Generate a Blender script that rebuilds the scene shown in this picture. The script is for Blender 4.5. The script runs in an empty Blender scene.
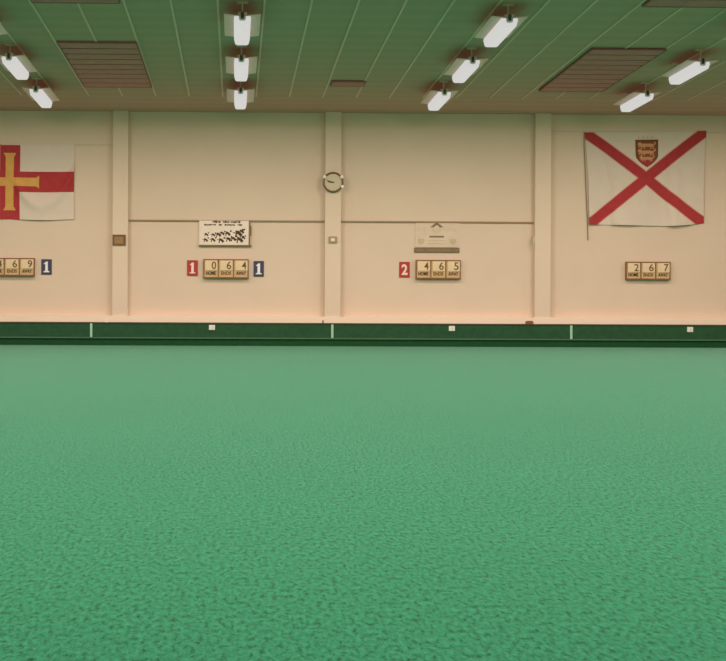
import bpy, bmesh, math, random
from mathutils import Vector, Matrix
random.seed(7)
C = bpy.context.scene.collection

# ------------------------------------------------------------------ camera
F_PX, CX, CY = 1562.0, 265.0, 269.0
CAM = Vector((0, 0, 1.45))
YAW, ROLL = math.radians(1.08), 0.0050
FWD = Vector((math.sin(YAW), math.cos(YAW), 0))
R0 = Vector((math.cos(YAW), -math.sin(YAW), 0))
UP0 = Vector((0, 0, 1))
RT = R0 * math.cos(ROLL) + UP0 * math.sin(ROLL)
UP = UP0 * math.cos(ROLL) - R0 * math.sin(ROLL)

WALL = 30.15      # face of the end wall
PIL = 30.0        # face of the pilasters
CEIL_Z, SLOPE = 4.47, 0.039
XL, XR, YB = -11.0, 14.0, -6.0


def ceil_z(y):
    return CEIL_Z + SLOPE * (WALL - y)


def ray(px, py):
    return FWD + RT * ((px - CX) / F_PX) - UP * ((py - CY) / F_PX)


def at(px, py, y):
    d = ray(px, py)
    return CAM + d * ((y - CAM.y) / d.y)


def at_ceil(px, py, drop=0.0):
    d = ray(px, py)
    t = (CEIL_Z + SLOPE * WALL - drop - CAM.z) / (d.z + SLOPE * d.y)
    return CAM + d * t


# ------------------------------------------------------------------ materials
def new_mat(name):
    m = bpy.data.materials.new(name)
    m.use_nodes = True
    nt = m.node_tree
    return m, nt, nt.nodes['Principled BSDF']


def mat(name, col, rough=0.6, var=0.04, scale=6.0, metal=0.0, spec=0.4, bump=0.0, bscale=200.0):
    m, nt, b = new_mat(name)
    tc = nt.nodes.new('ShaderNodeTexCoord')
    nz = nt.nodes.new('ShaderNodeTexNoise')
    nz.inputs['Scale'].default_value = scale
    nz.inputs['Detail'].default_value = 3
    nt.links.new(tc.outputs['Object'], nz.inputs['Vector'])
    rp = nt.nodes.new('ShaderNodeValToRGB')
    rp.color_ramp.elements[0].position = 0.3
    rp.color_ramp.elements[1].position = 0.7
    rp.color_ramp.elements[0].color = (*[c * (1 - var) for c in col], 1)
    rp.color_ramp.elements[1].color = (*[min(1, c * (1 + var)) for c in col], 1)
    nt.links.new(nz.outputs['Fac'], rp.inputs['Fac'])
    nt.links.new(rp.outputs['Color'], b.inputs['Base Color'])
    b.inputs['Roughness'].default_value = rough
    b.inputs['Metallic'].default_value = metal
    b.inputs['Specular IOR Level'].default_value = spec
    if bump:
        n2 = nt.nodes.new('ShaderNodeTexNoise')
        n2.inputs['Scale'].default_value = bscale
        nt.links.new(tc.outputs['Object'], n2.inputs['Vector'])
        bp = nt.nodes.new('ShaderNodeBump')
        bp.inputs['Strength'].default_value = bump
        bp.inputs['Distance'].default_value = 0.01
        nt.links.new(n2.outputs['Fac'], bp.inputs['Height'])
        nt.links.new(bp.outputs['Normal'], b.inputs['Normal'])
    return m


WARM = (1.0, 0.80, 0.72)
M = dict(
    wall=mat('cream_wall_paint', (0.695, 0.550, 0.425), 0.75, 0.015, 1.5, spec=0.2),
    pilaster=mat('cream_pilaster_paint', (0.715, 0.568, 0.440), 0.7, 0.012, 1.5, spec=0.2),
    skirt=mat('brightened_pink_cream_paint', (0.84, 0.705, 0.555), 0.6, 0.01, 2.0, spec=0.3),  # skirting colour raised above the wall's, standing in for brighter light
    groove=mat('brown_shadow_gap_strip', (0.30, 0.215, 0.125), 0.8),  # brown stands in for the shadow in the panel gap
    faint=mat('cream_joint_strip', (0.60, 0.48, 0.36), 0.8),
    rail=mat('dark_olive_rail', (0.055, 0.045, 0.018), 0.6),
    bank=mat('dark_green_bank_carpet', (0.028, 0.088, 0.041), 0.95, 0.10, 9.0, spec=0.1, bump=0.2),
    banklow=mat('deep_green_ditch_lining', (0.014, 0.076, 0.027), 0.95, 0.08, 9.0, spec=0.1),
    bankline=mat('green_batten', (0.055, 0.150, 0.075), 0.8),
    white=mat('white_paint', (0.74, 0.74, 0.66), 0.5),
    marker=mat('pale_green_white_plastic', (0.36, 0.60, 0.44), 0.5),
    cloth=mat('off_white_flag_cloth', (0.69, 0.575, 0.485), 0.85, 0.02, 5.0, spec=0.1),
    fred=mat('red_flag_cloth', (0.41, 0.046, 0.050), 0.85, 0.06, 8.0, spec=0.1),
    fpink=mat('pale_red_flag_edge', (0.66, 0.33, 0.28), 0.85, spec=0.1),
    fgold=mat('gold_flag_cloth', (0.66, 0.36, 0.10), 0.85, 0.05, 8.0, spec=0.1),
    fbrown=mat('brown_crest_border', (0.17, 0.06, 0.02), 0.85),
    fground=mat('dark_red_brown_crest_ground', (0.26, 0.07, 0.03), 0.85),
    ftan=mat('tan_crest_cloth', (0.60, 0.30, 0.15), 0.85),
    rope=mat('grey_brown_rope', (0.24, 0.18, 0.11), 0.9),
    wood=mat('tan_board_wood', (0.60, 0.40, 0.20), 0.6, 0.08, 14.0),
    woodlip=mat('brown_board_edge', (0.25, 0.125, 0.05), 0.6, 0.1, 14.0),
    card=mat('pale_number_card', (0.76, 0.58, 0.36), 0.6),
    ink=mat('brown_ink', (0.15, 0.085, 0.032), 0.7),
    signdark=mat('dark_caption_ink', (0.06, 0.03, 0.012), 0.7),
    inkpale=mat('pale_brown_ink', (0.20, 0.10, 0.035), 0.7),
    red=mat('red_plate_enamel', (0.40, 0.035, 0.025), 0.5),
    blue=mat('navy_plate_enamel', (0.045, 0.043, 0.085), 0.5),
    numred=mat('pinkish_numeral', (0.86, 0.64, 0.56), 0.5),
    numwhite=mat('white_numeral', (0.80, 0.78, 0.80), 0.5),
    poster=mat('white_poster_card', (0.80, 0.67, 0.56), 0.6),
    posterink=mat('dark_brown_poster_ink', (0.06, 0.035, 0.015), 0.7),
    posteredge=mat('brown_poster_edge', (0.22, 0.14, 0.07), 0.7),
    sign=mat('cream_sign_card', (0.67, 0.53, 0.395), 0.6),
    signink=mat('grey_brown_sign_ink', (0.22, 0.155, 0.085), 0.7),
    signpale=mat('faint_sign_ink', (0.56, 0.43, 0.29), 0.7),
    plaque=mat('brown_plaque_frame', (0.17, 0.085, 0.022), 0.5),
    plaquein=mat('tan_plaque_face', (0.31, 0.18, 0.07), 0.5),
    clockrim=mat('bronze_clock_rim', (0.16, 0.105, 0.04), 0.35, metal=0.3),
    clockface=mat('beige_clock_face', (0.58, 0.49, 0.35), 0.5),
    paledot=mat('pale_dot_finish', (0.92, 0.84, 0.74), 0.3),
    beigebox=mat('beige_plastic', (0.36, 0.27, 0.165), 0.5),
    brownblock=mat('brown_block', (0.22, 0.085, 0.035), 0.6),
    wing=mat('pinkish_white_reflector', (0.95, 0.54, 0.54), 0.45),
    lampbody=mat('dark_lamp_metal', (0.07, 0.06, 0.05), 0.5),
    endcap=mat('white_end_cap', (0.92, 0.86, 0.84), 0.5),
    lampplate=mat('pale_hanger_metal', (0.62, 0.60, 0.46), 0.4),
    grille=mat('brown_grille_slat', (0.66, 0.185, 0.195), 0.6, 0.08, 5.0),
    grilleback=mat('dark_brown_grille_back', (0.44, 0.125, 0.13), 0.8),
    side=mat('cream_side_wall_paint', (0.78, 0.62, 0.48), 0.8, 0.02, 1.0),
    ceilbar=mat('pale_ceiling_bar', (0.84, 0.50, 0.44), 0.5),
)

# lit lamp cover
m, nt, b = new_mat('lit_lamp_cover')
b.inputs['Base Color'].default_value = (0.02, 0.02, 0.02, 1)
b.inputs['Roughness'].default_value = 0.6
b.inputs['Emission Color'].default_value = (1.0, 0.985, 0.96, 1)
b.inputs['Emission Strength'].default_value = 0.62
M['cover'] = m

# ceiling board: fine cross ribs
m, nt, b = new_mat('pale_ceiling_board')
tc = nt.nodes.new('ShaderNodeTexCoord')
wv = nt.nodes.new('ShaderNodeTexWave')
wv.bands_direction = 'Y'
wv.inputs['Scale'].default_value = 0.55
wv.inputs['Distortion'].default_value = 0.35
wv.inputs['Detail'].default_value = 2
nt.links.new(tc.outputs['Object'], wv.inputs['Vector'])
rp = nt.nodes.new('ShaderNodeValToRGB')
rp.color_ramp.elements[0].color = (0.59, 0.328, 0.272, 1)
rp.color_ramp.elements[1].color = (0.63, 0.348, 0.290, 1)
nt.links.new(wv.outputs['Fac'], rp.inputs['Fac'])
nt.links.new(rp.outputs['Color'], b.inputs['Base Color'])
b.inputs['Roughness'].default_value = 0.7
b.inputs['Specular IOR Level'].default_value = 0.2
M['ceil'] = m

# green carpet
m, nt, b = new_mat('green_bowls_carpet')
tc = nt.nodes.new('ShaderNodeTexCoord')
mp = nt.nodes.new('ShaderNodeMapping')
mp.inputs['Scale'].default_value = (1.0, 0.36, 1.0)
nt.links.new(tc.outputs['Object'], mp.inputs['Vector'])
n1 = nt.nodes.new('ShaderNodeTexNoise')
n1.inputs['Scale'].default_value = 42
n1.inputs['Detail'].default_value = 4
n1.inputs['Roughness'].default_value = 0.7
nt.links.new(mp.outputs['Vector'], n1.inputs['Vector'])
rp = nt.nodes.new('ShaderNodeValToRGB')
rp.color_ramp.elements[0].position = 0.34
rp.color_ramp.elements[1].position = 0.64
rp.color_ramp.elements[0].color = (0.006, 0.085, 0.034, 1)
rp.color_ramp.elements[1].color = (0.037, 0.325, 0.166, 1)
mid = rp.color_ramp.elements.new(0.47)
mid.color = (0.0215, 0.226, 0.109, 1)
nt.links.new(n1.outputs['Fac'], rp.inputs['Fac'])
n3 = nt.nodes.new('ShaderNodeTexNoise')
n3.inputs['Scale'].default_value = 0.5
n3.inputs['Detail'].default_value = 3
nt.links.new(tc.outputs['Object'], n3.inputs['Vector'])
mx = nt.nodes.new('ShaderNodeMix')
mx.data_type = 'RGBA'
mx.blend_type = 'MULTIPLY'
rp3 = nt.nodes.new('ShaderNodeValToRGB')
rp3.color_ramp.elements[0].color = (0.94, 0.94, 0.94, 1)
rp3.color_ramp.elements[1].color = (1.06, 1.06, 1.06, 1)
nt.links.new(n3.outputs['Fac'], rp3.inputs['Fac'])
mx.inputs['Factor'].default_value = 1
nt.links.new(rp.outputs['Color'], mx.inputs['A'])
nt.links.new(rp3.outputs['Color'], mx.inputs['B'])
nt.links.new(mx.outputs['Result'], b.inputs['Base Color'])
bp = nt.nodes.new('ShaderNodeBump')
bp.inputs['Strength'].default_value = 0.35
bp.inputs['Distance'].default_value = 0.02
nt.links.new(n1.outputs['Fac'], bp.inputs['Height'])
nt.links.new(bp.outputs['Normal'], b.inputs['Normal'])
b.inputs['Roughness'].default_value = 0.75
b.inputs['Specular IOR Level'].default_value = 0.05
b.inputs['Sheen Weight'].default_value = 0.9
b.inputs['Sheen Roughness'].default_value = 0.2
b.inputs['Sheen Tint'].default_value = (0.66, 1.0, 0.95, 1)
M['green'] = m


# ------------------------------------------------------------------ mesh helpers
class MB:
    def __init__(self):
        self.bm = bmesh.new()

    def box(self, x0, x1, y0, y1, z0, z1, mi=0, bev=0.0):
        v = [self.bm.verts.new(p) for p in
             ((x0, y0, z0), (x1, y0, z0), (x1, y1, z0), (x0, y1, z0), (x0, y0, z1), (x1, y0, z1), (x1, y1, z1), (x0, y1, z1))]
        fs = []
        for q in ((0, 3, 2, 1), (4, 5, 6, 7), (0, 1, 5, 4), (1, 2, 6, 5), (2, 3, 7, 6), (3, 0, 4, 7)):
            f = self.bm.faces.new([v[i] for i in q])
            f.material_index = mi
            fs.append(f)
        if bev:
            es = {e for f in fs for e in f.edges}
            bmesh.ops.bevel(self.bm, geom=list(es), offset=bev, segments=2, affect='EDGES')
        return self

    def prism(self, pts, y0, y1, mi=0):
        """pts: (x,z) outline, counter-clockwise seen from the front (-y)."""
        a = [self.bm.verts.new((x, y0, z)) for x, z in pts]
        c = [self.bm.verts.new((x, y1, z)) for x, z in pts]
        f = [self.bm.faces.new(a), self.bm.faces.new(c[::-1])]
        n = len(pts)
        for i in range(n):
            f.append(self.bm.faces.new((a[(i + 1) % n], a[i], c[i], c[(i + 1) % n])))
        for q in f:
            q.material_index = mi
        return self

    def tube(self, path, r, seg=8, mi=0):
        rings = []
        for i, p in enumerate(path):
            p = Vector(p)
            d = (Vector(path[min(i + 1, len(path) - 1)]) - Vector(path[max(i - 1, 0)])).normalized()
            a = d.orthogonal().normalized()
            c = d.cross(a)
            rings.append([self.bm.verts.new(p + (a * math.cos(t) + c * math.sin(t)) * r)
                          for t in [2 * math.pi * k / seg for k in range(seg)]])
        for u, w in zip(rings, rings[1:]):
            for k in range(seg):
                self.bm.faces.new((u[k], u[(k + 1) % seg], w[(k + 1) % seg], w[k])).material_index = mi
        self.bm.faces.new(rings[0][::-1])
        self.bm.faces.new(rings[-1])
        return self

    def lathe(self, prof, seg=40, mi=0):
        """prof: (radius, y) spun about the y axis."""
        rings = []
        for r, y in prof:
            if r < 1e-6:
                rings.append([self.bm.verts.new((0, y, 0))])
            else:
                rings.append([self.bm.verts.new((r * math.cos(2 * math.pi * k / seg), y, r * math.sin(2 * math.pi * k / seg)))
                              for k in range(seg)])
        for u, w in zip(rings, rings[1:]):
            for k in range(seg):
                k2 = (k + 1) % seg
                if len(u) == 1:
                    self.bm.faces.new((u[0], w[k], w[k2])).material_index = mi
                elif len(w) == 1:
                    self.bm.faces.new((u[k], w[0], u[k2])).material_index = mi
                else:
                    self.bm.faces.new((u[k], w[k], w[k2], u[k2])).material_index = mi
        return self

    def build(self, name, mats, parent=None, loc=(0, 0, 0), smooth=False):
        bmesh.ops.recalc_face_normals(self.bm, faces=self.bm.faces[:])
        me = bpy.data.meshes.new(name)
        self.bm.to_mesh(me)
        self.bm.free()
        for q in (mats if isinstance(mats, (list, tuple)) else [mats]):
            me.materials.append(q)
        if smooth:
            for p in me.polygons:
                p.use_smooth = True
        o = bpy.data.objects.new(name, me)
        C.objects.link(o)
        o.location = loc
        if parent:
            o.parent = parent
        return o


def tag(o, label=None, cat=None, group=None, kind=None):
    if label: o['label'] = label
    if cat: o['category'] = cat
    if group: o['group'] = group
    if kind: o['kind'] = kind
    return o


def empty(name, loc, label, cat, group=None):
    o = bpy.data.objects.new(name, None)
    o.empty_display_size = 0.1
    C.objects.link(o)
    o.location = loc
    return tag(o, label, cat, group)


def struct(mb, name, mats, label, cat='structure', smooth=False):
    return tag(mb.build(name, mats, smooth=smooth), label, cat, kind='structure')


def raster(name, w, h, res, func, mats, warp=None, parent=None, loc=(0, 0, 0), thick=0.0):
    """A panel w x h metres facing -y, its pattern cut into the mesh: func(u, v) -> material index with u, v in 0..1 (v down)."""
    nx, nz = res
    verts, faces, idx = [], [], []
    for j in range(nz + 1):
        for i in range(nx + 1):
            u, v = i / nx, j / nz
            verts.append(warp(u, v) if warp else (u * w, 0, -v * h))
    for j in range(nz):
        for i in range(nx):
            k = func((i + .5) / nx, (j + .5) / nz)
            if k is None:
                continue
            a = j * (nx + 1) + i
            faces.append((a, a + nx + 1, a + nx + 2, a + 1))
            idx.append(k)
    me = bpy.data.meshes.new(name)
    me.from_pydata(verts, [], faces)
    me.polygons.foreach_set('material_index', idx)
    me.polygons.foreach_set('use_smooth', [True] * len(idx))
    for q in mats:
        me.materials.append(q)
    me.update()
    o = bpy.data.objects.new(name, me)
    C.objects.link(o)
    o.location = loc
    if parent: o.parent = parent
    if thick:
        s = o.modifiers.new('thickness', 'SOLIDIFY')
        s.thickness = thick
        s.offset = -1
    return o


def text(name, s, height, mt, parent, loc, width=None, depth=0.004, bold=0.0):
    """Lettering facing -y, centred on loc; height in metres of a capital."""
    cu = bpy.data.curves.new(name, 'FONT')
    cu.body = s
    cu.size = 1
    cu.align_x = 'CENTER'
    cu.extrude = 0.01
    cu.offset = bold
    tmp = bpy.data.objects.new(name + '_source', cu)
    C.objects.link(tmp)
    bpy.context.view_layer.update()
    me = bpy.data.meshes.new_from_object(tmp.evaluated_get(bpy.context.evaluated_depsgraph_get()))
    bpy.data.objects.remove(tmp)
    bpy.data.curves.remove(cu)
    xs = [v.co.x for v in me.vertices]
    ys = [v.co.y for v in me.vertices]
    k = height / (max(ys) - min(ys))
    kx = width / (max(xs) - min(xs)) if width else k
    mxx, myy = (max(xs) + min(xs)) / 2, (max(ys) + min(ys)) / 2
    for v in me.vertices:
        x, y, z = v.co
        v.co = ((x - mxx) * kx, -z / 0.01 * depth / 2, (y - myy) * k)
    me.name = name
    me.materials.clear()
    me.materials.append(mt)
    o = bpy.data.objects.new(name, me)
    C.objects.link(o)
    o.location = loc
    o.parent = parent
    return o


# ------------------------------------------------------------------ the hall
GREEN_END = 29.40
BANK = 29.75
struct(MB().box(XL, XR, YB, GREEN_END, -0.16, 0.0), 'floor', M['green'], 'green carpeted bowling green filling the hall floor', 'floor')
struct(MB().box(XL, XR, GREEN_END, WALL + .2, -0.30, -0.16), 'floor_ditch', M['banklow'], 'dark green ditch floor between the green and the bank', 'floor')

zb = lambda py, y=BANK: at(265, py, y).z
z_low, z_line, z_top = zb(339.0), zb(337.6), zb(323.4)
bk = MB()
bk.box(XL, XR, BANK, WALL, z_line, z_top - .012, 0)          # upper face
bk.box(XL, XR, BANK - .015, BANK + .05, z_low, z_line, 1)     # batten
bk.box(XL, XR, BANK + .015, WALL, -0.16, z_low, 2)             # lower face
bk.box(XL, XR, BANK - .012, WALL, z_top - .012, z_top + .006, 3)   # top rail
struct(bk, 'baseboard_back', [M['bank'], M['bankline'], M['banklow'], M['rail']], 'dark green bank along the foot of the cream wall', 'bank')
SK = 29.97
sk = MB()
sk.box(XL, XR, SK, WALL, z_top + .006, at(265, 316.5, SK).z, 0, )
struct(sk, 'trim_1', M['skirt'], 'pinkish cream skirting board, painted brighter for light, above the green bank', 'skirting')

struct(MB().box(XL, XR, WALL, WALL + .25, -.3, CEIL_Z + .2), 'wall_back', M['wall'], 'cream painted end wall beyond the green', 'wall')
struct(MB().box(XL - .25, XL, YB - .25, WALL + .25, -.3, 6.4), 'wall_left', M['side'], 'cream side wall of the hall', 'wall')
struct(MB().box(XR, XR + .25, YB - .25, WALL + .25, -.3, 6.4), 'wall_right', M['side'], 'cream side wall of the hall', 'wall')
struct(MB().box(XL, XR, YB - .25, YB, -.3, 6.4), 'wall_front', M['side'], 'cream near wall of the hall', 'wall')

# ceiling boards with pale bars every 0.6 m
xs0 = at_ceil(236.9, 60).x
ce = MB()
y0, y1 = YB - .25, WALL + .25
vs = [ce.bm.verts.new(p) for p in ((XL, y0, ceil_z(y0)), (XR, y0, ceil_z(y0)), (XR, y1, ceil_z(y1)), (XL, y1, ceil_z(y1)),
                                   (XL, y0, ceil_z(y0) + .2), (XR, y0, ceil_z(y0) + .2), (XR, y1, ceil_z(y1) + .2), (XL, y1, ceil_z(y1) + .2))]
for q in ((0, 1, 2, 3), (4, 7, 6, 5), (0, 4, 5, 1), (1, 5, 6, 2), (2, 6, 7, 3), (3, 7, 4, 0)):
    ce.bm.faces.new([vs[i] for i in q])
SEAM0 = at_ceil(217.7, 1).x
k = math.ceil((XL - SEAM0) / .6)
ys1 = WALL - 2.1
while SEAM0 + k * .6 < XR:
    x = SEAM0 + k * .6
    w = .014
    q = [ce.bm.verts.new(p) for p in ((x - w, y0, ceil_z(y0) + .01), (x + w, y0, ceil_z(y0) + .01), (x + w, ys1, ceil_z(ys1) + .01), (x - w, ys1, ceil_z(ys1) + .01),
                                      (x - w, y0, ceil_z(y0) - .012), (x + w, y0, ceil_z(y0) - .012), (x + w, ys1, ceil_z(ys1) - .012), (x - w, ys1, ceil_z(ys1) - .012))]
    for f in ((0, 1, 2, 3), (4, 7, 6, 5), (0, 4, 5, 1), (1, 5, 6, 2), (2, 6, 7, 3), (3, 7, 4, 0)):
        ce.bm.faces.new([q[i] for i in f]).material_index = 1
    k += 1
struct(ce, 'ceiling', [M['ceil'], M['ceilbar']], 'sloping pale boarded ceiling with thin long bars', 'ceiling')

# pilasters
n = 2
PX = []
for (a, c_) in ((112.5, 128.0), (325.0, 341.0), (535.0, 551.0)):
    xa, xb = at(a, 220, PIL).x, at(c_, 220, PIL).x
    PX.append((xa, xb))
    struct(MB().box(xa, xb, PIL, WALL + .02, z_top + .004, CEIL_Z + .1, 0, .006), 'trim_%d' % n, M['pilaster'],
           'flat cream pilaster running from skirting to ceiling', 'pilaster')
    n += 1
# joint strips of the wall panels; the brown ones draw a shadow gap
zg = at(265, 221.2, WALL).z
for xa, xb in ((PX[0][1], PX[1][0]), (PX[1][1], PX[2][0])):
    struct(MB().box(xa, xb, WALL - .03, WALL + .01, zg - .016, zg + .016, 0, .004), 'trim_%d' % n, M['groove'],
           'thin brown strip painted as a shadow gap across the cream wall between two pilasters', 'joint strip')
    n += 1
za = at(60, 144.8, WALL).z
struct(MB().box(at(75, 145, WALL).x, PX[0][0], WALL - .012, WALL + .01, za - .012, za + .012), 'trim_%d' % n, M['faint'],
       'thin faint joint strip from the flag to the pilaster', 'joint strip'); n += 1
za = at(640, 132, WALL).z
struct(MB().box(PX[2][1], XR, WALL - .012, WALL + .01, za - .012, za + .012), 'trim_%d' % n, M['faint'],
       'thin faint joint strip above the red cross flag', 'joint strip'); n += 1


# ------------------------------------------------------------------ ceiling grilles
def grille(xa, xb, ya, yb, label, nsl):
    o = empty('ceiling_grille', ((xa + xb) / 2, (ya + yb) / 2, ceil_z((ya + yb) / 2)), label, 'ceiling grille', 'brown grilles in the ceiling')
    o.rotation_euler = (-math.atan(SLOPE), 0, 0)
    w, l = (xb - xa) / 2, (yb - ya) / 2
    MB().box(-w, w, -l, l, -.012, .004).build('backing', M['grilleback'], o)
    sl = MB()
    p = 2 * l / nsl
    for i in range(nsl):
        ya_, yb_ = -l + (i + .10) * p, -l + (i + .90) * p
        v = [sl.bm.verts.new(c) for c in ((-w + .01, ya_, -.026), (w - .01, ya_, -.026), (w - .01, yb_, -.034), (-w + .01, yb_, -.034),
                                          (-w + .01, ya_, -.010), (w - .01, ya_, -.010), (w - .01, yb_, -.010), (-w + .01, yb_, -.010))]
        for j, q in enumerate(((0, 1, 2, 3), (4, 7, 6, 5), (0, 4, 5, 1), (1, 5, 6, 2), (2, 6, 7, 3), (3, 7, 4, 0))):
            sl.bm.faces.new([v[t] for t in q]).material_index = 1 if j == 2 else 0  # near face takes the darker brown, painting in its shade
    sl.build('slats', [M['grille'], M['grilleback']], o)
    f = MB()
    f.box(-w, -w + .02, -l, l, -.036, .0)
    f.box(w - .02, w, -l, l, -.036, .0)
    f.box(-w + .02, w - .02, -l, -l + .02, -.036, .0)
    f.box(-w + .02, w - .02, l - .02, l, -.036, .0)
    f.build('frame', M['grilleback'], o)
    return o


def seam_x(px, py):
    x = at_ceil(px, py).x
    return SEAM0 + round((x - SEAM0) / .6) * .6


yn, yf = at_ceil(110, 41).y, at_ceil(110, 85.5).y
yn2, yf2 = at_ceil(600, 47.5).y, at_ceil(600, 90).y
gl = yf2 - yn2
a = at_ceil(84, 85).x
grille(a, a + 1.17, yn, yf, 'large brown slatted grille in the ceiling above the gold and red cross flag', 9)
a = at_ceil(538, 90).x
grille(a, a + 1.12, yn2, yf2, 'large brown slatted grille in the ceiling right of the clock, nearer the wall', 9)
a2 = at_ceil(642, 4.5)
grille(a2.x, a2.x + 1.12, a2.y - gl, a2.y, 'brown slatted grille cut by the top right edge of the photo', 9)
a3 = at_ceil(104, 1.0)
a3.x = at_ceil(84, 85).x
grille(a3.x, a3.x + 1.13, a3.y - gl, a3.y, 'brown slatted grille barely showing at the top edge on the left', 9)
a4, b4 = at_ceil(330, 84.5), at_ceil(330, 80.0)
grille(a4.x, a4.x + .58, b4.y, a4.y, 'small brown slatted grille in the ceiling above the clock', 3)

# ------------------------------------------------------------------ lamps
LAMP_DROP = .20
LEN = 1.45


def lamp_proto():
    o = empty('strip_lamp', (0, 0, 0), 'x', 'lamp')
    r = MB()
    h = LEN / 2
    for s in (-1, 1):                       # sloping wings
        v = [(s * .06, .0), (s * .235, .020), (s * .235, .030), (s * .06, .014)]
        a = [r.bm.verts.new((x, -h, z)) for x, z in v]
        c = [r.bm.verts.new((x, h, z)) for x, z in v]
        r.bm.faces.new(a); r.bm.faces.new(c)
        for i in range(4):
            r.bm.faces.new((a[i], a[(i + 1) % 4], c[(i + 1) % 4], c[i]))
    r.box(-.06, .06, -h, h, 0, .05)
    r.build('reflector', M['wing'], o)
    d = MB()
    pts = [(-.103, 0), (-.108, -.03), (-.090, -.098), (-.065, -.112), (.065, -.112), (.090, -.098), (.108, -.03), (.103, 0)]
    d.prism(pts, -h + .01, h - .01)
    d.build('lamp_cover', M['cover'], o)
    for s in (-1, 1):
        e = MB()
        pe = [(x * .42, z * .5 - .002) for x, z in pts]
        e.prism(pe, s * (h - .012), s * h)
        e.build('end_cap', M['endcap'], o)
    for s in (-1, 1):
        g = MB()
        y = s * (h - .12)
        g.tube([(0, y, .05), (0, y, LAMP_DROP - .012)], .008)
        g.box(-.07, .07, y - .05, y + .05, LAMP_DROP - .014, LAMP_DROP + .004)
        g.build('hanger', M['lampplate'], o)
    k = MB()
    k.box(-.019, .019, -h - .03, -h + .0, -.036, .046, 0, .005)
    k.build('hook', M['lampbody'], o)
    li = bpy.data.lights.new('lamp_light', 'AREA')
    li.shape = 'RECTANGLE'
    li.size, li.size_y = .16, .40
    li.energy = LAMP_W
    li.color = WARM
    li.spread = math.radians(LAMP_SPREAD)
    lo = bpy.data.objects.new('lamp_light', li)
    C.objects.link(lo)
    lo.location = (0, 0, -.160)
    lo.rotation_euler = (math.radians(8.5), 0, 0)
    lo.parent = o
    return o


LAMP_W, LAMP_SPREAD = 67.0, 174
COLX = {0: at_ceil(241.3, 67, LAMP_DROP + .05).x}
COLX[1] = at_ceil(466.0, 71, LAMP_DROP + .05).x
step = COLX[1] - COLX[0]
ROWY = [at_ceil(241, y, LAMP_DROP).y for y in (97.0, 65.5, 27.0)]
rs = (ROWY[0] - ROWY[2]) / 2
print('COL', COLX, 'step', step, 'ROW', ROWY, 'seam0', SEAM0, [at_ceil(px, py, LAMP_DROP + .05).x for px, py in ((438, 102), (635, 103), (690, 73.5), (40, 97), (13, 66.5), (501, 32), (240, 100))])
WHERE = {-1: 'on the left of the photo', 0: 'in the middle column over the bowlers poster', 1: 'in the column right of the clock', 2: 'in the rightmost column'}
NTH = ['closest to the wall', 'second from the wall', 'third from the wall']
IN_VIEW = {(-1, 0), (-1, 1), (-1, 2), (0, 0), (0, 1), (0, 2), (1, 0), (1, 1), (1, 2), (2, 0), (2, 1)}
proto = None
for k in (-2, -1, 0, 1, 2, 3):
    for r in range(8):
        x, y = COLX[0] + k * step, ROWY[0] - r * rs
        if proto is None:
            o = proto = lamp_proto()
        else:
            o = proto.copy()
            C.objects.link(o)
            for ch in list(proto.children):
                c2 = ch.copy()
                C.objects.link(c2)
                c2.parent = o
        o.location = (x, y, ceil_z(y) - LAMP_DROP)
        o.rotation_euler = (-math.atan(SLOPE), 0, 0)
        if (k, r) in IN_VIEW:
            tag(o, 'lit white strip lamp %s, %s' % (WHERE[k], NTH[r]), 'lamp', 'strip lamps under the ceiling')
        else:
            tag(o, 'lit strip lamp hanging outside the edges of the photo', 'lamp', 'strip lamps out of view')


# ------------------------------------------------------------------ flags
def flag_left():
    x0, x1, yt, yb = -55.0, 74.0, 144.0, 218.5
    o_tl = at(x0, yt, WALL)
    s = WALL / F_PX
    w, h = (x1 - x0) * s, (yb - yt) * s

    def pat(u, v):
        px, py = x0 + u * (x1 - x0), yt + v * (yb - yt)
        cx, cy = 9.8, 181.0
        # gold cross with flared ends
        fl = lambda d: 0 if d < 24.5 else (d - 24.5) * .55
        if abs(px - cx) < 4.0 + max(0, abs(py - cy) - 24.5) * .55 and abs(py - cy) < 28.5:
            return 2
        if abs(py - cy) < 4.0 + max(0, abs(px - cx) - 25.5) * .55 and abs(px - cx) < 29.5:
            return 2
        if abs(px - cx) < 10.0 or abs(py - cy) < 10.3:
            return 1
        return 0

    def warp(u, v):
        d = .012 + .014 * v * (1 + math.sin(u * 9 + 1)) + .02 * v * v * (1 + math.sin(u * 17 - v * 4)) / 2
        d += .055 * math.exp(-((v - .80 + .9 * (u - .75) ** 2 * 8) / .10) ** 2) * (1 if u > .55 else .3)
        z = -v * h - .012 * v * math.sin(u * math.pi * 2.0) - .03 * v * math.sin(max(0, (u - .5)) * 2 * math.pi)
        return (u * w - .012 * v * math.sin(v * 3), -d, z)

    e = empty('wall_flag', o_tl, 'white flag with a red cross and gold inner cross on the cream wall', 'flag', 'flags on the end wall')
    raster('flag_cloth', w, h, (270, 150), pat, [M['cloth'], M['fred'], M['fgold']], warp, e, thick=.004)
    MB().box(0, w, -.022, 0.0, -.012, .008, 0, .003).build('header_tape', M['cloth'], e)


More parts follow.
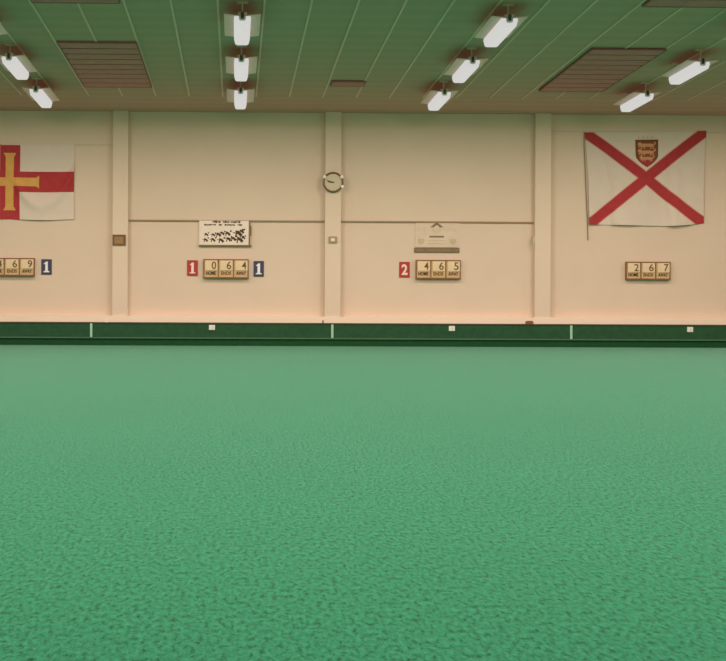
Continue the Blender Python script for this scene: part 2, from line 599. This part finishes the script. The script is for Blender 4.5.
def flag_right():
    TL, TR, BR, BL = (584.5, 132.5), (706.3, 130.8), (703.5, 223.0), (588.5, 224.5)
    org = at(TL[0], TL[1], WALL)
    W_, H_ = 122.0, 92.0
    cx, cy = 62.0, 8.0          # crest centre line and top, in flag pixels

    def seg(px, py, ax, ay, bx, by, r):
        t = max(0, min(1, ((px - ax) * (bx - ax) + (py - ay) * (by - ay)) / ((bx - ax) ** 2 + (by - ay) ** 2)))
        return math.hypot(px - ax - t * (bx - ax), py - ay - t * (by - ay)) < r

    def lion(px, py, ox, oy, s):
        px, py = (px - ox) / s, (py - oy) / s
        if (px / 5.2) ** 2 + (py / 1.35) ** 2 < 1: return True            # body
        if ((px + 5.6) / 1.7) ** 2 + ((py + .9) / 1.35) ** 2 < 1: return True   # head
        for a, b_ in ((-3.6, -4.6), (-2.4, -2.2), (3.2, 2.6), (4.3, 4.6)):
            if seg(px, py, a, .5, b_, 2.4, .42): return True
        if seg(px, py, -4.2, .3, -6.4, 1.3, .42): return True
        if seg(px, py, 5, -.4, 6.8, -1.6, .4) or seg(px, py, 6.8, -1.6, 5.4, -2.3, .4): return True
        return False

    def pat(u, v):
        px, py = u * W_, v * H_
        L = math.hypot(W_, H_)
        d1 = abs(H_ * px - W_ * py) / L
        d2 = abs(H_ * px + W_ * py - W_ * H_) / L
        d = min(d1, d2)
        # crest
        qx, qy = abs(px - cx), py - cy
        half = 11.6 if qy < 15 else 11.6 - (qy - 15) ** 2 * .075
        if 0 <= qy <= 27 and qx < half and not (qy > 20 and d < 5.2):
            inner = half - 2.3
            if qy < 2.2 or (qx > inner and qy < 19):
                return 4
            if qx > inner + .9 or qy > 25.6:
                return 4
            for oy, s in ((5.6, 1.32), (12.4, 1.32), (18.6, 1.08)):
                if lion(px, py, cx + .4, cy + oy, s): return 5
            return 7 if qy < 20 else 1
        if d < 5.0: return 1
        if d < 5.9: return 3
        # faint crown over the crest
        if -3.6 < qy < -1.2 and qx < 9.0 and (qy > -2.0 or math.cos(px * 1.4) > .35): return 6
        return 0

    def warp(u, v):
        top = (TL[0] + u * (TR[0] - TL[0]), TL[1] + u * (TR[1] - TL[1]))
        bot = (BL[0] + u * (BR[0] - BL[0]), BL[1] + u * (BR[1] - BL[1]))
        px = top[0] + v * (bot[0] - top[0])
        py = top[1] + v * (bot[1] - top[1])
        py += v ** 2 * 2.2 * math.sin(math.pi * u) ** .7 - .8 * v * math.sin(u * 6.2) 
        px += 1.2 * math.sin(v * math.pi) * (1 if u < .5 else -1) * abs(2 * u - 1)
        p = at(px, py, WALL) - org
        d = .014 + .026 * v * (1 + math.sin(u * 14 + v * 3)) + .020 * (1 + math.sin(u * 25 - v * 6)) * v * .5
        d += .034 * v * math.exp(-((u - .10 - .13 * v) / .03) ** 2) + .030 * v * math.exp(-((u - .80 + .06 * v) / .04) ** 2) + .025 * v * math.exp(-((u - .62 - .1 * v) / .03) ** 2)
        return (p.x, -d, p.z)

    e = empty('wall_flag', org, 'white flag with a red diagonal cross and small crest on the wall', 'flag', 'flags on the end wall')
    raster('flag_cloth', 0, 0, (305, 230), pat, [M['cloth'], M['fred'], M['fgold'], M['fpink'], M['fbrown'], M['ftan'], M['signpale'], M['fground']], warp, e, thick=.004)
    pts = [at(x, y, WALL - .02) - org for x, y in ((584.2, 132), (584.0, 145), (584.8, 160), (585.8, 185), (586.6, 205), (587.6, 225), (588.0, 240))]
    MB().tube([tuple(p) for p in pts], .008).build('hoist_rope', M['rope'], e)


flag_left()
flag_right()


# ------------------------------------------------------------------ scoreboards and number plates
def px_rect(x0, x1, y0, y1, y=WALL):
    a, b_ = at(x0, y0, y), at(x1, y1, y)
    return a.x, b_.x, b_.z, a.z


def scoreboard(x0, x1, y0, y1, digits, label):
    xa, xb, z0, z1 = px_rect(x0, x1, y0, y1, WALL - .06)
    o = empty('scoreboard', ((xa + xb) / 2, WALL, z0), label, 'scoreboard', 'scoreboards on the end wall')
    w, h, d = (xb - xa) / 2, z1 - z0, .09
    MB().box(-w + .012, w - .012, -d + .012, 0, .014, h - .012).build('board', M['wood'], o)
    f = MB()
    f.box(-w, w, -d, 0, h - .022, h, 0, .003)
    f.box(-w, -w + .022, -d, 0, .024, h - .022, 0, .003)
    f.box(w - .022, w, -d, 0, .024, h - .022, 0, .003)
    f.build('frame', M['woodlip'], o)
    MB().box(-w - .004, w + .004, -d - .006, 0, 0, .026, 0, .004).build('ledge', M['woodlip'], o)
    cw = 2 * w / 3
    for i in (1, 2):
        x = -w + i * cw
        MB().box(x - .010, x + .010, -d - .004, -d + .014, .024, h - .022, 0, .002).build('divider', M['woodlip'], o)
    for i, (dg, wd) in enumerate(zip(digits, ('HOME', 'ENDS', 'AWAY'))):
        x = -w + (i + .5) * cw
        c = MB().box(x - cw * .38, x + cw * .43, -d - .0, -d + .012, h * .42, h - .026, 0, .002).build('number_card', M['card'], o)
        text('numeral', dg, h * .40, M['ink'], c, (x + cw * .20, -d - .002, h * .675), width=cw * .30, bold=.012)
        text('caption', wd, h * .20, M['signdark'] if i != 1 else M['inkpale'], o, (x, -d + .010, h * .27), width=cw * .66, bold=.04)


scoreboard(-10.5, 34.6, 257.8, 276.0, '469', 'wooden scoreboard reading 6 and 9, cut by the left edge, below the gold cross flag')
scoreboard(203.4, 248.6, 259.0, 278.4, '064', 'wooden scoreboard reading 0 6 4 below the bowlers poster')
scoreboard(415.8, 460.6, 259.8, 279.0, '465', 'wooden scoreboard reading 4 6 5 beside the red number 2 plate')
scoreboard(625.8, 670.2, 261.6, 279.8, '267', 'wooden scoreboard reading 2 6 7 below the red diagonal cross flag')


def number_plate(x0, x1, y0, y1, ch, col, label):
    xa, xb, z0, z1 = px_rect(x0, x1, y0, y1)
    o = empty('number_plate', ((xa + xb) / 2, WALL, (z0 + z1) / 2), label, 'number plate', 'number plates beside the scoreboards')
    w, h = (xb - xa) / 2, (z1 - z0) / 2
    MB().box(-w, w, -.02, .006, -h, h, 0, .004).build('plate', M[col], o)
    nm = M['numred'] if col == 'red' else M['numwhite']
    if ch == '1':
        k = h * .70
        p = [(-.055, -k), (.055, -k), (.055, -k * .80), (.026, -k * .76), (.026, k), (-.006, k), (-.055, k * .62), (-.045, k * .48), (-.024, k * .60), (-.024, -k * .76), (-.055, -k * .80)]
        MB().prism(p, -.026, -.018).build('numeral', nm, o)
    else:
        text('numeral', ch, h * 1.38, nm, o, (0, -.022, 0), width=w * 1.15, depth=.008, bold=.03)


number_plate(41.4, 51.8, 259.2, 274.6, '1', 'blue', 'navy number 1 plate right of the scoreboard reading 6 and 9')
number_plate(187.2, 197.8, 260.2, 275.8, '1', 'red', 'red number 1 plate left of the scoreboard reading 0 6 4')
number_plate(253.6, 263.8, 261.0, 276.6, '1', 'blue', 'navy number 1 plate right of the scoreboard reading 0 6 4')
number_plate(399.2, 409.6, 261.8, 277.4, '2', 'red', 'red number 2 plate left of the scoreboard reading 4 6 5')

# ------------------------------------------------------------------ poster of bowlers
xa, xb, z0, z1 = px_rect(199.3, 248.6, 220.6, 245.2)
o = empty('poster_board', (xa, WALL, z1), 'white poster of dark bowling figures hung under the brown shadow gap strip', 'poster')
w, h = xb - xa, z1 - z0
words1 = [(13, 21.2), (23.2, 30.2), (31.3, 41)]
words2 = [(5, 16.5), (19.5, 22.5), (25.2, 35.5), (38.2, 43)]
ROW1 = [(7.5, 13.9, .9), (14.3, 14.2, .9), (19.6, 13.9, 1.15), (23.3, 12.6, 1.0), (28.8, 12.8, 1.25), (39.6, 12.6, 1.7), (42.6, 10.8, 1.1)]
ROW2 = [(6.9, 19.4, 1.0), (14.2, 19.2, 1.1), (22.3, 19.6, 1.25), (29.6, 18.5, 1.2), (34.6, 18.0, 1.25), (40.8, 18.8, 1.5), (44.2, 17.0, .9)]
jit = [random.uniform(-.3, .3) for _ in range(400)]


def poster_pat(u, v):
    px, py = u * 49.3, v * 24.6
    for ws, ya, yb in ((words1, .3, 2.2), (words2, 3.5, 5.0)):
        for a, b_ in ws:
            if a <= px <= b_ and ya + jit[int(px * 2.1)] < py < yb + jit[int(px * 2.1) + 100] and (px * 1.05) % 1 > .15:
                return 1
    for i, (fx, fy, s) in enumerate(ROW1 + ROW2):
        x, y = (px - fx) / (s * 1.12), (py - fy) / (s * 1.12)
        xr, yr = x * .82 - y * -.57, x * -.57 * -1 * -1 + y * .82      # leaning trunk
        if (xr / 2.2) ** 2 + (yr / .85) ** 2 < 1: return 1
        if (x - 1.9) ** 2 + (y + 1.6) ** 2 < .5: return 1            # head
        if abs(x + 1.3 + .25 * y) < .38 and 0 < y < 2.1: return 1      # rear leg
        if abs(x - .2 - .3 * y) < .38 and 0 < y < 1.9: return 1        # front leg
        if abs(y - .4 - .25 * x) < .25 and -3.2 < x < -1: return 1     # arm behind
    return 0


MB().box(0, w, -.05, 0, -h, 0).build('board', M['poster'], o)
raster('printed_face', w, h, (197, 98), poster_pat, [M['poster'], M['posterink']], None, o, (0, -.0515, 0))
e1 = MB()
e1.prism([(w - .002, -h), (w + .030, -h), (w + .030, 0), (w + .002, 0)], -.055, 0)
e1.prism([(w - .002, -h * .66), (w + .050, -h * .62), (w + .055, -h * .26), (w + .022, -h * .12)], -.045, 0)
e1.build('side_strip', M['posteredge'], o)
MB().box(-.004, w + .055, -.056, 0, -h - .028, -h + .004, 0, .004).build('bottom_rail', M['posteredge'], o)

# ------------------------------------------------------------------ cream sign with gable mark
xa, xb, z0, z1 = px_rect(414.2, 459.4, 221.8, 253.0)
o = empty('sign_board', (xa, WALL, z1), 'cream sign with dark gable mark and dark lettered bar along its foot', 'sign')
w, h = xb - xa, z1 - z0


def sign_pat(u, v):
    px, py = 414.2 + u * 45.2, 221.8 + v * 31.2
    cx = 436.6
    if 222.6 < py < 227.2 and abs(px - cx) < (py - 222.0) * 1.35 and not (py > 225.4 and abs(px - cx) < (py - 224.6) * 1.1): return 1
    r = math.hypot((px - cx) / 1.6, py - 229.4)
    if 2.4 < r < 3.0 and py > 227.4: return 2
    if abs(py - 229.6 - math.sin(px * 1.2) * .5) < .35 and abs(px - cx) < 3: return 2
    if abs(px - cx) < 7.6 and 235.9 < py < 237.7: return 1
    if abs(px - cx) < 9.0 and 240.3 < py < 241.2 and (px * .9) % 1 > .15: return 2
    if abs(px - cx) < 10 and 243.4 < py < 244.4 and (px * .8) % 1 > .15: return 2
    if abs(px - cx) < 8 and 228.6 < py < 229.2 and abs(px - cx) > 6: return 2
    for sx in (420.2, 453.4):
        dx, dy = abs(px - sx), py - 238.8
        hw = 3.4 if dy < 3.2 else 3.4 - (dy - 3.2) ** 2 * .35
        if 0 < dy < 6.3 and dx < hw: return 2
    for a, b_ in ((416.5, 425.5), (447, 456.5)):
        if a < px < b_ and 227.8 < py < 231.4 and ((px * .7) % 1 > .25): return 3
    return 0


M['signfaint'] = mat('very_faint_sign_ink', (0.63, 0.50, 0.35), 0.7)
MB().box(0.02, w - .02, -.015, 0, -h * .82, 0).build('board', M['sign'], o)
raster('printed_face', w, h * .82, (181, 102), lambda u, v: sign_pat(u, v * .82), [M['sign'], M['signink'], M['signpale'], M['signfaint']],
       lambda u, v: (.02 + u * (w - .04), 0, -v * h * .82), o, (0, -.0165, 0))
bar = MB().box(0, w, -.02, 0, -h, -h * .835, 0, .006).build('foot_bar', mat('brown_grey_bar', (0.20, 0.135, 0.07), 0.6), o)
mk = MB()
x = .05
while x < w - .06:
    l = random.uniform(.018, .05)
    if random.random() < .8:
        mk.box(x, x + l * .7, -.0215, -.019, -h + .028 + random.uniform(0, .012), -h * .835 - .03)
    x += l
mk.build('bar_lettering', mat('tan_bar_lettering', (0.27, 0.185, 0.10), 0.7), bar)

# ------------------------------------------------------------------ clock on the middle pilaster
cc = at(333.0, 182.4, PIL)
o = empty('wall_clock', (cc.x, PIL, cc.z), 'round clock with a dark rim high on the middle pilaster', 'clock')
R = 10.4 * PIL / F_PX
MB().lathe([(R * .86, 0), (R, -.004), (R, -.05), (R * .96, -.062), (R * .86, -.06), (R * .82, -.040)], 56).build('rim', M['clockrim'], o, smooth=True)
MB().lathe([(R * .87, -.02), (R * .87, -.036), (0, -.036)], 56).build('dial', M['clockface'], o)
for nm, a, l, t in (('hour_hand', math.radians(174), R * .46, .011), ('minute_hand', math.radians(164), R * .62, .008)):
    mbh = MB().box(-.02, l, -.044, -.040, -t, t)
    hd = mbh.build(nm, M['ink'], o)
    hd.rotation_euler = (0, -a, 0)
MB().lathe([(.016, -.037), (.016, -.046), (0, -.047)], 9).build('hub', M['ink'], o)
tk = MB()
for i in range(12):
    a = i * math.pi / 6
    ca, sa = math.cos(a), math.sin(a)
    p = [(R * .72 * ca - .004 * sa, R * .72 * sa + .004 * ca), (R * .72 * ca + .004 * sa, R * .72 * sa - .004 * ca),
         (R * .80 * ca + .004 * sa, R * .80 * sa - .004 * ca), (R * .80 * ca - .004 * sa, R * .80 * sa + .004 * ca)]
    tk.prism(p, -.038, -.036)
tk.build('hour_marks', M['inkpale'], o)
for a in (148, 32, -25):  # pale raised dots on the rim
    ra = math.radians(a)
    MB().lathe([(0, -.074), (.030, -.066), (.036, -.045), (.030, .0)], 9).build('pale_dot', M['paledot'], o, (R * .97 * math.cos(ra), 0, R * .97 * math.sin(ra)), True)

# ------------------------------------------------------------------ small fittings
xa, xb, z0, z1 = px_rect(112.6, 125.6, 234.6, 245.4, PIL)
o = empty('wall_plaque', ((xa + xb) / 2, PIL, (z0 + z1) / 2), 'small brown framed plaque on the left pilaster', 'plaque')
w, h = (xb - xa) / 2, (z1 - z0) / 2
f = MB()
f.box(-w, w, -.03, 0, h - .035, h, 0, .004); f.box(-w, w, -.03, 0, -h, -h + .035, 0, .004)
f.box(-w, -w + .035, -.03, 0, -h + .035, h - .035, 0, .004); f.box(w - .04, w, -.03, 0, -h + .035, h - .035, 0, .004)
f.build('frame', M['plaque'], o)
fc = MB().box(-w + .03, w - .03, -.018, 0, -h + .03, h - .03).build('face', M['plaquein'], o)
MB().box(-w + .075, -w + .15, -.021, -.016, -.005, .02).build('engraving', mat('worn_engraving', (0.24, 0.145, 0.06), 0.5), fc)

xa, xb, z0, z1 = px_rect(328.6, 337.0, 236.4, 243.2, PIL)
o = empty('wall_switch', ((xa + xb) / 2, PIL, (z0 + z1) / 2), 'small beige control box below the clock on the middle pilaster', 'switch box')
w, h = (xb - xa) / 2, (z1 - z0) / 2
MB().box(-w, w, -.03, 0, -h, h, 0, .008).build('housing', M['beigebox'], o)
MB().box(-w * .45, w * .45, -.038, -.026, -h * .42, h * .42, 0, .003).build('rocker', M['skirt'], o)

hp = at(534.0, 239.5, PIL)
o = empty('wall_hook', (PX[2][0] - .012, PIL + .06, hp.z), 'tiny brown hook on the side of the right pilaster', 'hook')
MB().box(-.022, .012, -.05, .03, -.06, .06, 0, .004).build('hook_plate', M['faint'], o)
MB().tube([(-.012, -.03, .03), (-.03, -.07, .0), (-.022, -.075, -.05), (-.012, -.055, -.12)], .008).build('hook_arm', M['faint'], o)

# things lying on the bank
zt = z_top + .006


def on_bank(name, px, y, label, cat):
    return empty(name, (at(px, 322, y).x, y, zt), label, cat)


o = on_bank('wooden_block', 529.4, 29.80, 'small reddish brown block lying on the bank below the right pilaster', 'block')
MB().box(-.075, .075, -.03, .03, 0, .052, 0, .006).build('block_body', M['brownblock'], o)
MB().box(-.06, .06, -.022, .022, .05, .062, 0, .003).build('block_top', M['plaque'], o)
o = on_bank('chalk_box', 106.4, 29.82, 'tiny pale cream box lying on the bank below the left pilaster', 'box')
MB().box(-.032, .032, -.03, .03, 0, .045, 0, .005).build('box_body', mat('pale_card', (.86, .74, .56), .5), o)
MB().box(-.034, .034, -.032, .032, .040, .052, 0, .004).build('box_lid', mat('pale_card_lid', (.88, .78, .62), .5), o)
o = on_bank('marker_peg', 323.0, 29.80, 'tiny dark peg standing on the bank below the middle pilaster', 'peg')
MB().tube([(0, 0, 0), (0, 0, .05)], .016, 10).build('peg_body', M['rope'], o)
MB().tube([(0, 0, .048), (0, 0, .062)], .009, 10).build('peg_tip', M['ink'], o)

# rink boundary markers and number tags on the bank face
for px, where in ((91.2, 'below the left pilaster'), (332.3, 'below the clock'), (571.2, 'right of the reddish brown block')):
    za_, zc_ = zb(338.2 - .003 * (265 - px)), z_top - .014
    o = MB().box(-.022, .022, -.014, 0, z_low + .008 - z_top, -.014, 0, .003).build('rink_marker', M['marker'], None, (at(px, 330, BANK).x, BANK, z_top))
    o.location.y = BANK
    tag(o, 'white upright rink marker on the dark green bank ' + where, 'marker', 'rink markers on the bank')
for px, where in ((212.0, 'below the scoreboard reading 0 6 4'), (451.8, 'below the scoreboard reading 4 6 5'), (690.0, 'right of the right-hand rink marker')):
    x = at(px, 327, BANK).x
    o = empty('rink_tag', (x, BANK, z_top - .03), 'small white square tag on the dark green bank ' + where, 'tag', 'rink tags on the bank')
    MB().box(-.058, .058, -.018, 0, -.10, -.004, 0, .004).build('plate', M['white'], o)
    MB().box(.004, .020, -.021, -.017, -.085, -.022).build('mark', mat('faint_grey_mark', (.52, .55, .46), .6), o)

# ------------------------------------------------------------------ world, camera, view
wd = bpy.data.worlds.new('World')
bpy.context.scene.world = wd
wd.use_nodes = True
wd.node_tree.nodes['Background'].inputs['Color'].default_value = (0.02, 0.02, 0.02, 1)

cd = bpy.data.cameras.new('Camera')
cam = bpy.data.objects.new('Camera', cd)
C.objects.link(cam)
cam.matrix_world = Matrix(((RT.x, UP.x, -FWD.x, CAM.x), (RT.y, UP.y, -FWD.y, CAM.y), (RT.z, UP.z, -FWD.z, CAM.z), (0, 0, 0, 1)))
cd.sensor_fit = 'HORIZONTAL'
cd.sensor_width = 36
cd.lens = F_PX / 726 * 36
cd.shift_x = (363 - CX) / 726
cd.shift_y = -(330.5 - CY) / 726
cd.clip_end = 200
sc = bpy.context.scene
sc.camera = cam
sc.view_settings.view_transform = 'Standard'
sc.view_settings.look = 'None'
sc.view_settings.gamma = 1
sc.view_settings.exposure = 0.0
sc.view_settings.use_curve_mapping = False
sc.cycles.use_denoising = True
sc.cycles.max_bounces = 10
sc.cycles.diffuse_bounces = 8
